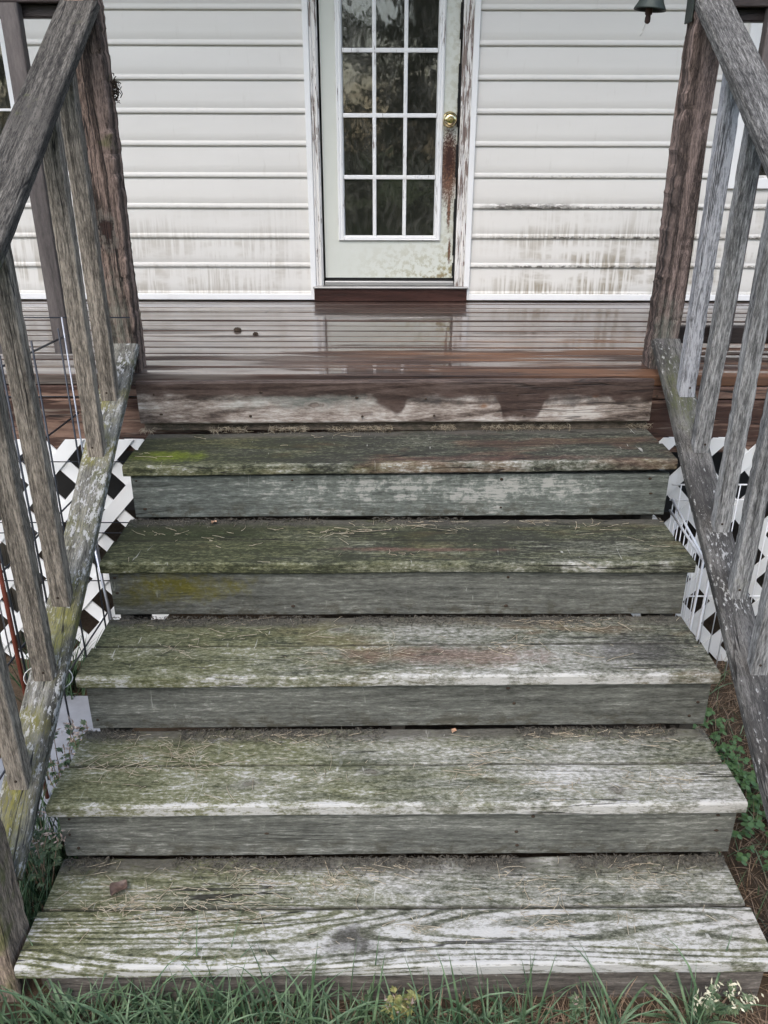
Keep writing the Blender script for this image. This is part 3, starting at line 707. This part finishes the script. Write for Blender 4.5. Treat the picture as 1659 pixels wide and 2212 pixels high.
# ------------------------------------------------------------------ lattice under the deck
def lattice(side):
    L = side < 0
    t = thing('lattice_panel', (side*1.5, -1.40, -1.15), 'white diagonal lattice skirt under the deck left of the steps' if L else 'soiled white diagonal lattice skirt under the deck right of the steps', 'lattice', 'lattice skirts under the deck')
    cx, cz = (-1.072, -.302) if L else (1.15, -.296)
    x0, x1 = (-2.3, -.836) if L else (.895, 2.3)
    z0, z1 = -1.16, (-.225 if L else -.213); P = .171; W = .060; y = -1.3935; K = 1.10
    def clip(poly, ax, val, keep):
        out = []
        for i in range(len(poly)):
            a, b = poly[i], poly[(i+1) % len(poly)]; ia, ib = keep(a[ax]-val), keep(b[ax]-val)
            if ia: out.append(a)
            if ia != ib:
                s = (val-a[ax])/(b[ax]-a[ax]); out.append((a[0]+(b[0]-a[0])*s, a[1]+(b[1]-a[1])*s))
        return out
    for lay, sg in ((0, 1), (1, -1)):
        for k in range(-14, 15):
            # strip centre lines pass midway between the openings: x - sg*z/K = c
            c = (cx-sg*cz/K)+P*(k+.5); h = P*.19
            poly = [(c-sg*3/K-h, -3), (c-sg*3/K+h, -3), (c+sg*3/K+h, 3), (c+sg*3/K-h, 3)]
            for ax, val, keep in ((0, x0, lambda d: d >= 0), (0, x1, lambda d: d <= 0), (1, z0, lambda d: d >= 0), (1, z1, lambda d: d <= 0)):
                poly = clip(poly, ax, val, keep)
                if len(poly) < 3: break
            if len(poly) < 3: continue
            ar = abs(sum(poly[i][0]*poly[(i+1) % len(poly)][1]-poly[(i+1) % len(poly)][0]*poly[i][1] for i in range(len(poly))))/2
            if ar < .0008: continue
            n = len(poly); ya = y-.0062*(1-lay)-.0005; yb = ya-.0055
            v = [(a, ya, b) for a, b in poly]+[(a, yb, b) for a, b in poly]
            f = [tuple(range(n)), tuple(range(2*n-1, n-1, -1))]+[(j, n+j, n+(j+1) % n, (j+1) % n) for j in range(n)]
            link('lattice_strip', mesh('lattice_strip', v, f), LATT if L else LATTR, t, smooth=False)
lattice(-1); lattice(1)

# ------------------------------------------------------------------ wire things beside the steps
def rods(t, mat, segs, rad, name='wire'):
    for a, b in segs: tube(name, mat, t, [a, b], rad, 6)
wf = thing('wire_fence', (-1.05, -1.9, -1.1), 'dark welded wire fence panel standing beside the left railing', 'fence')
rods(wf, STEEL, [((-1.05, -1.487-.212*k, -1.14), (-1.05, -1.487-.212*k, .175+.008*k)) for k in range(6)], .0033)
rods(wf, STEEL, [((-1.057, -1.41, z), (-1.057, -2.7, z+.06)) for z in (.135, -.128, -.385, -.64, -.90)], .0033)
wb = thing('wire_fence', (-1.5, -1.43, -1.1), 'thin grey wire panel against the lattice left of the steps', 'fence')
rods(wb, STEEL, [((-2.3, -1.432, z), (-.836, -1.432, z+.004)) for z in (.194, -.067, -.299, -.53, -.571, -.766)], .0022)
rods(wb, GALV, [((-1.052-.2*k, -1.4375, -1.14), (-1.052-.2*k, -1.4375, .20)) for k in range(6)], .0029)
tube('metal_stake', RUST, None, [(-1.025, -2.20, -1.15), (-1.024, -2.198, -.6), (-1.022, -2.195, .0)], .0062)
tag(bpy.data.objects['metal_stake'], 'rusty red brown metal stake pushed in beside left railing', 'stake')
tube('metal_rod', GALV, None, [(-.875, -1.80, -1.14), (-.91, -1.78, -.75), (-.935, -1.765, -.45)], .005)
tag(bpy.data.objects['metal_rod'], 'grey metal rod leaning behind the left bottom rail by the steps', 'rod')
tie = []
for i in range(26):
    th = 2*math.pi*i/25; tie.append((-.886+.054*math.cos(th), -2.33+.012*math.sin(th)+.02*math.cos(th), -.548+.034*math.sin(th)-.012*math.cos(th)))
tube('wire_tie', TIE, None, tie, .0013, 6); tag(bpy.data.objects['wire_tie'], 'loop of pale wire tied round the left bottom rail', 'wire')
cr = thing('wire_crate', (1.2, -1.7, -1.1), 'white coated wire crate standing right of the steps', 'wire crate')
rods(cr, WWIRE, [((.95, -1.536, -.386), (.95, -1.860, -.438)), ((.945, -1.543, -.422), (.952, -1.868, -.448)), ((.95, -1.865, -.438), (.952, -1.835, -1.11)), ((.976, -1.868, -.446), (.978, -1.84, -1.11))], .0042, 'frame_rod')
rods(cr, WWIRE, [((.949, -1.55-.036*k, -.388-.006*k), (.95, -1.55-.036*k, -1.14)) for k in range(9)], .0017)
rods(cr, WWIRE, [((.955, -1.50, z), (1.95, -1.50, z+.003)) for z in (-.347, -.403, -.782)], .0032)
rods(cr, WWIRE, [((.985+.040*k, -1.505, -1.16), (.985+.040*k, -1.505, -.345)) for k in range(20)], .0019)
rods(cr, WWIRE, [((1.30, -1.80, -1.14), (1.30, -1.80, -.36)), ((1.33, -1.80, -1.14), (1.33, -1.80, -.36))], .0042, 'frame_rod')
sl = box('paving_slab', SLABM, None, -1.24, -.90, -2.36, -1.70, -1.22, -1.075, .006)
tag(sl, 'pale grey slab lying on the ground left of the steps', 'slab')

# ------------------------------------------------------------------ the bell on the right post
bell = thing('hanging_bell', (.759, -1.26, 1.05), 'small dark cast iron bell with frayed cord hanging by right post', 'bell')
lathe('bell_body', IRON, bell, [(.0, .092), (.012, .092), (.020, .086), (.026, .070), (.030, .045), (.036, .022), (.046, .004), (.047, .0), (.044, .0), (.040, .004), (.031, .022), (.026, .045), (.0, .075)], (.759, -1.26, 1.068), (.10, .0, 1))
lathe('clapper', IRONB, bell, [(.0, .045), (.011, .045), (.011, -.008), (.007, -.012), (.0085, -.018), (.0085, -.028), (.004, -.033), (0, -.033)], (.757, -1.26, 1.066), (.05, 0, 1), 12)
v, f = [], []
for i in range(7):
    pts = [(.754+random.uniform(-.001, .001), -1.26, 1.034)]
    for j in range(5): pts.append((.752-.0032*j+random.uniform(-.004, .004), -1.26+random.uniform(-.003, .003), 1.030-.007*j))
    tube_data(v, f, pts, .0007, 4)
link('cord', mesh('cord', v, f), CORD, bell)
bp = box('bracket_plate', IRON, bell, .876, .8812, -1.285, -1.225, 1.035, 1.34, .002)
tube('bracket_arm', IRON, bell, [(.878, -1.26, 1.105), (.86, -1.26, 1.118), (.83, -1.26, 1.17), (.79, -1.26, 1.20), (.77, -1.26, 1.19), (.766, -1.26, 1.155)], .006)

# ------------------------------------------------------------------ plants and litter
def ribbon(v, f, p, d, ln, wd, droop, seg=5, twist=0., ci=None, cols=None):
    """one grass blade: a tapered, bending strip with a fold along its middle"""
    p = Vector(p); d = Vector(d).normalized(); s = Vector((-d.y, d.x, 0))
    s = s.normalized() if s.length > 1e-3 else Vector((1, 0, 0))
    s = Matrix.Rotation(twist, 3, d) @ s
    b = len(v)
    for i in range(seg+1):
        t = i/seg; ww = wd*(1-t**2.2)*.5+.0001; n = s.cross(d)
        v.append(tuple(p-s*ww)); v.append(tuple(p+n*ww*.35)); v.append(tuple(p+s*ww))
        d = (d+Vector((0, 0, -droop/seg*(.4+t)))).normalized(); p = p+d*(ln/seg)
    for i in range(seg):
        a = b+3*i; f.append((a, a+1, a+4, a+3)); f.append((a+1, a+2, a+5, a+4))
def leaf_mat(name, c1, c2, tr=.25, k=25.):
    m = Mat(name); c = m.mix(c1, c2, m.ss(m.noise(m.W, k, 3, .6), .3, .7))
    return m.out(c, .5, None, .4)
GRASS = leaf_mat('grass blade', (.032, .070, .030), (.130, .195, .100))
GRASSD = leaf_mat('dark grass', (.016, .040, .018), (.055, .100, .046))
STRAW = leaf_mat('dry straw', (.25, .20, .13), (.52, .46, .34), k=60.)
THATCH = leaf_mat('brown thatch', (.10, .062, .036), (.27, .19, .12), k=60.)
GRIT = leaf_mat('dark plant crumbs', (.035, .032, .026), (.16, .145, .115), k=80.)
def blades(name, mat, n, pos, ln, wd, lean, droop, label, cat, zoff=0.):
    v, f = [], []
    for _ in range(n):
        x, y = pos(); a = random.uniform(0, 2*math.pi); le = random.uniform(.05, lean)
        ribbon(v, f, (x, y, gz(x, y)+zoff), (math.cos(a)*le, math.sin(a)*le, 1), random.uniform(*ln), random.uniform(*wd), random.uniform(.2, droop), 6, random.uniform(-.6, .6))
    return tag(link(name, mesh(name, v, f), mat), label, cat, kind='stuff')
def tuft(cs, sp):
    def p():
        while True:
            c = random.choice(cs); x, y = random.gauss(c[0], sp*c[2]), random.gauss(c[1], sp*.45)
            if y < -2.87 and y > -3.2: return x, y
    return p
front = [(-.74, -2.91, 1.), (-.62, -2.92, 1.), (-.48, -2.90, 1.), (-.36, -2.90, 1.), (-.25, -2.89, 1.), (-.12, -2.91, 1.), (-.02, -2.92, .9), (.12, -2.93, .9), (.26, -2.92, .8), (-.45, -2.93, .8), (-.55, -2.98, 1.3), (-.2, -2.99, 1.3), (.15, -3.0, 1.2), (.45, -2.96, .5), (.66, -2.92, .25), (-.86, -2.95, 1.), (-.30, -2.95, 1.4)]
blades('grass', GRASS, 900, tuft(front, .065), (.07, .26), (.0022, .0080), 1.6, 3.2, 'fresh green grass growing along the foot of the bottom step', 'grass')
blades('grass', GRASSD, 450, tuft(front, .085), (.04, .12), (.0028, .0055), .9, 1.3, 'short dark grass filling in below the bottom step', 'grass')
blades('thatch', THATCH, 2600, lambda: (random.triangular(-.9, 1.1, .6), random.uniform(-3.1, -2.855)), (.03, .11), (.0012, .0026), 4., 1.6, 'dry brown grass thatch in front of the right end of steps', 'thatch')
blades('grass', GRASSD, 420, lambda: (random.uniform(-1.0, -.835), random.uniform(-2.74, -2.35)), (.08, .26), (.003, .006), .6, 1.2, 'deep shaded grass between the left rail and the steps', 'grass')
blades('grass', GRASSD, 160, lambda: (random.gauss(-1.22, .05), random.gauss(-1.62, .06)), (.12, .30), (.004, .007), .6, 1.6, 'long grass at foot of lattice behind left railing', 'grass')
blades('thatch', THATCH, 2600, lambda: (random.uniform(.875, 1.4), random.uniform(-2.85, -1.43)), (.03, .11), (.0012, .0030), 4., 1.6, 'dry brown thatch on ground right of the steps', 'thatch')
blades('grass', GRASS, 320, lambda: (random.uniform(.88, 1.4), random.uniform(-2.75, -1.5)), (.05, .14), (.002, .0045), 1.2, 1.5, 'sparse green grass on ground right of the steps', 'grass')
def clover():
    v, f = [], []
    for _ in range(230):
        x, y = random.gauss(1.06, .07), random.gauss(-2.12, .20)
        if x < .89: continue
        z = gz(x, y)+random.uniform(.02, .06); r_ = random.uniform(.007, .013); a0 = random.random()*6.3
        for k in range(3):
            a = a0+k*2.094; c = Vector((x+math.cos(a)*r_*.8, y+math.sin(a)*r_*.8, z)); b = len(v)
            for j in range(7):
                th = 2*math.pi*j/7; v.append((c.x+math.cos(th)*r_*.75, c.y+math.sin(th)*r_*.75, c.z+.003*math.sin(th+a)))
            f.append(tuple(range(b, b+7)))
    tag(link('clover', mesh('clover', v, f), leaf_mat('clover leaf', (.045, .105, .030), (.10, .175, .065))), 'patch of green clover on the ground right of the steps', 'clover', kind='stuff')
clover()

def weed(name, loc, h, n, spread, lm, sm, fm, label, seed, dry=.5):
    rs = random.Random(seed); t = thing(name, loc, label, 'weed'); base = Vector(loc)
    for i in range(n):
        a = rs.uniform(0, 6.28); e = Vector((math.cos(a)*spread*rs.uniform(.4, 1), math.sin(a)*spread*.5*rs.uniform(.2, 1), h*rs.uniform(.6, 1)))
        pts = [base+e*s+Vector((rs.uniform(-.006, .006), rs.uniform(-.006, .006), .25*h*s*(1-s))) for s in (0, .25, .5, .75, 1)]
        tube('stem', sm, t, pts, [.0018, .0016, .0014, .0011, .0008], 5)
        v, f = [], []
        for _ in range(10):
            s = rs.uniform(.3, 1); p = base+e*s+Vector((0, 0, .25*h*s*(1-s)))
            az = rs.uniform(0, 6.28); d = Vector((math.cos(az), math.sin(az), rs.uniform(-.2, .6))).normalized(); sd2 = Vector((-d.y, d.x, 0)).normalized(); ln = rs.uniform(.013, .027)
            for q in (-1., -.5, 0., .5, 1.):       # five pointed lobes
                dd = (d+sd2*q*.8).normalized(); l2 = ln*(1-.35*abs(q)); s2 = dd.cross(Vector((0, 0, 1))).normalized()*l2*.16; b = len(v)
                m_ = p+dd*l2*.55; v += [tuple(p), tuple(m_+s2+Vector((0, 0, .003))), tuple(p+dd*l2), tuple(m_-s2+Vector((0, 0, .003)))]
                f.append((b, b+1, b+2, b+3))
        link('foliage', mesh('foliage', v, f), lm, t, smooth=False)
        if rs.random() < dry:
            v, f = [], []; p = base+e
            for _ in range(16):
                c = p+Vector((rs.gauss(0, .010), rs.gauss(0, .008), rs.gauss(0, .008))); d = Vector((rs.gauss(0, 1), rs.gauss(0, 1), rs.gauss(0, 1))).normalized()*rs.uniform(.004, .009); s2 = d.orthogonal().normalized()*.0022; b = len(v)
                v += [tuple(c-d), tuple(c+s2), tuple(c+d), tuple(c-s2)]; f.append((b, b+1, b+2, b+3))
            link('seed_head', mesh('seed_head', v, f), fm, t, smooth=False)
    return t
WY = leaf_mat('yellowing weed leaf', (.10, .135, .035), (.30, .27, .10), k=45.); WG = leaf_mat('grey green weed leaf', (.055, .10, .045), (.13, .17, .09))
WS = leaf_mat('weed stem', (.17, .11, .07), (.30, .22, .15)); WD = leaf_mat('dry seed head', (.22, .16, .13), (.42, .34, .29))
def P(x, y): return (x, y, gz(x, y)-.01)
weed('weed', P(.02, -2.90), .125, 6, .05, WY, WS, WD, 'yellowing cut leaved weed in the grass at foot of bottom step', 1, .4)
weed('weed', P(-.868, -2.60), .40, 10, .07, WG, WS, WD, 'grey green weed with dry seed heads beside second step, left', 2, .7)
weed('weed', P(-.872, -2.38), .42, 10, .06, WG, WS, WD, 'leafy weed growing against the left end of third riser', 3, .5)
weed('weed', P(-.885, -2.22), .34, 9, .05, WG, WS, WD, 'thin dark seeded weed in front of pale slab', 4, .8)
weed('weed', P(.72, -2.89), .13, 7, .09, WG, WS, leaf_mat('pale seed', (.42, .40, .27), (.6, .57, .42)), 'dry pale seeded weed at the bottom right corner', 5, 1.)
weed('weed', P(.40, -2.89), .10, 3, .03, WG, WS, WD, 'small grey weed below the bottom riser, right of middle', 6, .3)

# straw and crumbs lying on the treads
def litter():
    v, f = [], []; gv, gf = [], []
    for i in range(1, 6):
        zt = -RISE*(6-i)+.0012; (yl, yr), (xl, xr) = FR[i], XW[i]; nl, nr = FR[i+1]
        def fy(x): return yl+(yr-yl)*(x-xl)/(xr-xl)
        def by(x): return (nl+(nr-nl)*(x-xl)/(xr-xl)) - .0
        n = {1: 480, 2: 360, 3: 190, 4: 120, 5: 60}[i]
        clumps = [(random.uniform(xl+.05, xr-.1), random.random()**.45) for _ in range(9)]
        if i == 1: clumps += [(-.62, .62), (-.66, .55), (-.35, .5), (-.55, .62), (.35, .7), (.62, .75)]
        if i == 2: clumps += [(-.66, .5), (-.5, .55), (-.6, .8)]
        for _ in range(n):
            if random.random() < .72:
                c = random.choice(clumps); x, s = random.gauss(c[0], .045), random.gauss(c[1], .07)
            else:
                x, s = random.uniform(xl+.02, xr-.02), random.random()**.6
                if random.random() < .45: x = xl+.02+(x-xl-.02)*.45
            x = min(max(x, xl+.02), xr-.02); s = min(max(s, .03), .96)
            y = fy(x)+(by(x)-fy(x))*s; a = random.gauss(0, .9); ln = random.choice((.012, .02, .03, .045, .07))*random.uniform(.6, 1.3); cu = random.gauss(0, 7)
            pts = []; px, py = x, y
            for k in range(5):
                pts.append((min(max(px, xl+.005), xr-.005), min(py, by(x)+.012), zt+.001+random.uniform(0, .0022))); px += math.cos(a)*ln/4; py += math.sin(a)*ln/4*.7; a += cu*ln/4
            tube_data(v, f, pts, random.uniform(.0004, .0010), 3, False)
        for _ in range({1: 2600, 2: 2300, 3: 1700, 4: 1000, 5: 300}[i]):
            x = random.uniform(xl+.01, xr-.01); s = abs(random.gauss(0, .024))
            if mnoise.noise(Vector((x*4, i*3.1, 0))) < -.25: continue
            y = by(x)+.014-s; d = Vector((random.gauss(0, 1), random.gauss(0, 1), random.gauss(0, .5))).normalized()*random.uniform(.002, .007); c = Vector((x, y, zt+.001+random.uniform(0, .004)*max(0, 1-s*30)))
            tube_data(gv, gf, [c-d, c+d*.3+Vector((0, 0, .001)), c+d], random.uniform(.0004, .0011), 3, False)
    tag(link('straw_litter', mesh('straw_litter', v, f), STRAW), 'scattered dry grass clippings lying on the treads', 'straw', kind='stuff')
    tag(link('crumb_litter', mesh('crumb_litter', gv, gf), GRIT), 'dark plant crumbs gathered along the back of each tread', 'litter', kind='stuff')
    v, f = [], []
    for _ in range(1300):      # fluff along the back of the top tread
        x = random.uniform(-.84, .88)
        if mnoise.noise(Vector((x*5, 8, 0))) < -.05: continue
        y = -1.432+.0118*(x+.83)-random.random()**.7*.030; c = Vector((x, y, -RISE+.002+random.random()*.016+.015*(x+.82)/1.69)); d = Vector((random.gauss(0, 1), random.gauss(0, .5), random.gauss(0, .6))).normalized()*.009
        tube_data(v, f, [c-d, c+Vector((0, 0, .003)), c+d], .0004, 3, False)
    tag(link('straw_litter', mesh('straw_litter', v, f), STRAW), 'pale dry grass fluff caught behind the top tread', 'straw', kind='stuff')
litter()
def dead_leaf(loc, s, label, mat):
    v = []; f = []; n = 9
    for i in range(n):
        for j in range(5):
            t = i/(n-1); w_ = math.sin(math.pi*min(1, t*.93+.05))*.42; u = (j-2)/2
            v.append((s*(t-.5), s*w_*u, s*(.16*u*u*(1+.5*math.sin(t*5))+.06*math.sin(t*7)+.08)))
    f = [(i*5+j, i*5+j+1, i*5+j+6, i*5+j+5) for i in range(n-1) for j in range(4)]
    o = link('dead_leaf', mesh('dead_leaf', v, f), mat, None, Matrix.Translation(loc) @ Matrix.Rotation(1.1, 4, 'Z'))
    tag(o, label, 'leaf')
DL = leaf_mat('dead leaf', (.07, .045, .034), (.16, .11, .085), k=50.); DLO = leaf_mat('orange dead leaf', (.36, .20, .12), (.5, .33, .22), k=50.)
dead_leaf((-.655, -2.66, -.927), .05, 'curled brown dead leaf on the left of the bottom tread', DL)
dead_leaf((-.55, -1.765, -.370), .022, 'small orange leaf scrap under the top riser', DLO)
dead_leaf((.17, -2.30, -.741), .02, 'tiny orange leaf scrap at back of second tread', DLO)
for loc, s, lab in (((-.625, -.703, .001), .017, 'larger of two mud clods on the wet deck'), ((-.541, -.772, .001), .012, 'smaller of two mud clods on the wet deck')):
    v, f = [], []
    for i in range(6):
        for j in range(10):
            ph = math.pi*.5*i/5; th = 2*math.pi*j/10; r_ = s*(1+.35*mnoise.noise(Vector((math.cos(th)*2+s*90, math.sin(th)*2, ph*2))))
            v.append((r_*math.cos(ph)*math.cos(th), r_*math.cos(ph)*math.sin(th)*.8, r_*math.sin(ph)*.75))
    f = [(i*10+j, i*10+(j+1) % 10, (i+1)*10+(j+1) % 10, (i+1)*10+j) for i in range(5) for j in range(10)]
    tag(link('mud_clod', mesh('mud_clod', v, f), MUD, None, Matrix.Translation(loc)), lab, 'clod', 'mud clods on the deck')

v, f = [], []
for _ in range(70):
    c = Vector((-.838+abs(random.gauss(0, .006)), -1.302+random.gauss(0, .009), .858+random.gauss(0, .018))); d = Vector((random.gauss(0, 1), random.gauss(0, 1), random.gauss(0, 1))).normalized()*random.uniform(.004, .011)
    tube_data(v, f, [c-d, c+d*.2+d.orthogonal()*.4, c+d], random.uniform(.0008, .0022), 4)
tag(link('bark_fibre_tuft', mesh('bark_fibre_tuft', v, f), MUD), 'dark tuft of frayed fibres stuck to the left post edge', 'fibre tuft', kind='stuff')

# ------------------------------------------------------------------ trees behind the photographer, mirrored in the door glass
LEAF = leaf_mat('tree leaf', (.045, .075, .018), (.115, .135, .035), k=1.5); BARK = plain('bark', (.09, .07, .055), .95, .4, 6.)
def tree(x, y, h, s, label):
    rs = random.Random(s); t = thing('tree', (x, y, -1.06), label, 'tree', 'trees mirrored in the door glass')
    tube('trunk', BARK, t, [(x, y, -1.06), (x+.1, y, h*.35), (x+.2, y+.1, h*.75)], [.2, .15, .05], 8)
    v, f = [], []
    cl = [(Vector((x+rs.gauss(0, h*.20), y+rs.gauss(0, h*.14), h*rs.uniform(-.06, .95))), rs.uniform(.6, 1.3)) for _ in range(46)]
    for _ in range(4600):
        c, r_ = rs.choice(cl); p = c+Vector((rs.gauss(0, r_*.6), rs.gauss(0, r_*.6), rs.gauss(0, r_*.45)))
        a = Vector((rs.gauss(0, 1), rs.gauss(0, 1), rs.gauss(0, 1))).normalized()*rs.uniform(.10, .22); b = a.orthogonal().normalized()*a.length*.6; n = len(v)
        v += [tuple(p-a), tuple(p+b), tuple(p+a), tuple(p-b)]; f.append((n, n+1, n+2, n+3))
    link('crown', mesh('crown', v, f), LEAF, t, smooth=False)
for i, (x, y, h, l) in enumerate(((-7.5, -17, 8.5, 'tall leafy tree far left across the lawn'), (-2.8, -19, 9.5, 'broad leafy tree left of centre across the lawn'), (1.6, -20, 8., 'leafy tree straight across the lawn from the door'), (6.0, -18, 9., 'leafy tree right of centre across the lawn'), (10.5, -17, 8.5, 'leafy tree far right across the lawn'))): tree(x, y, h, 20+i, l)
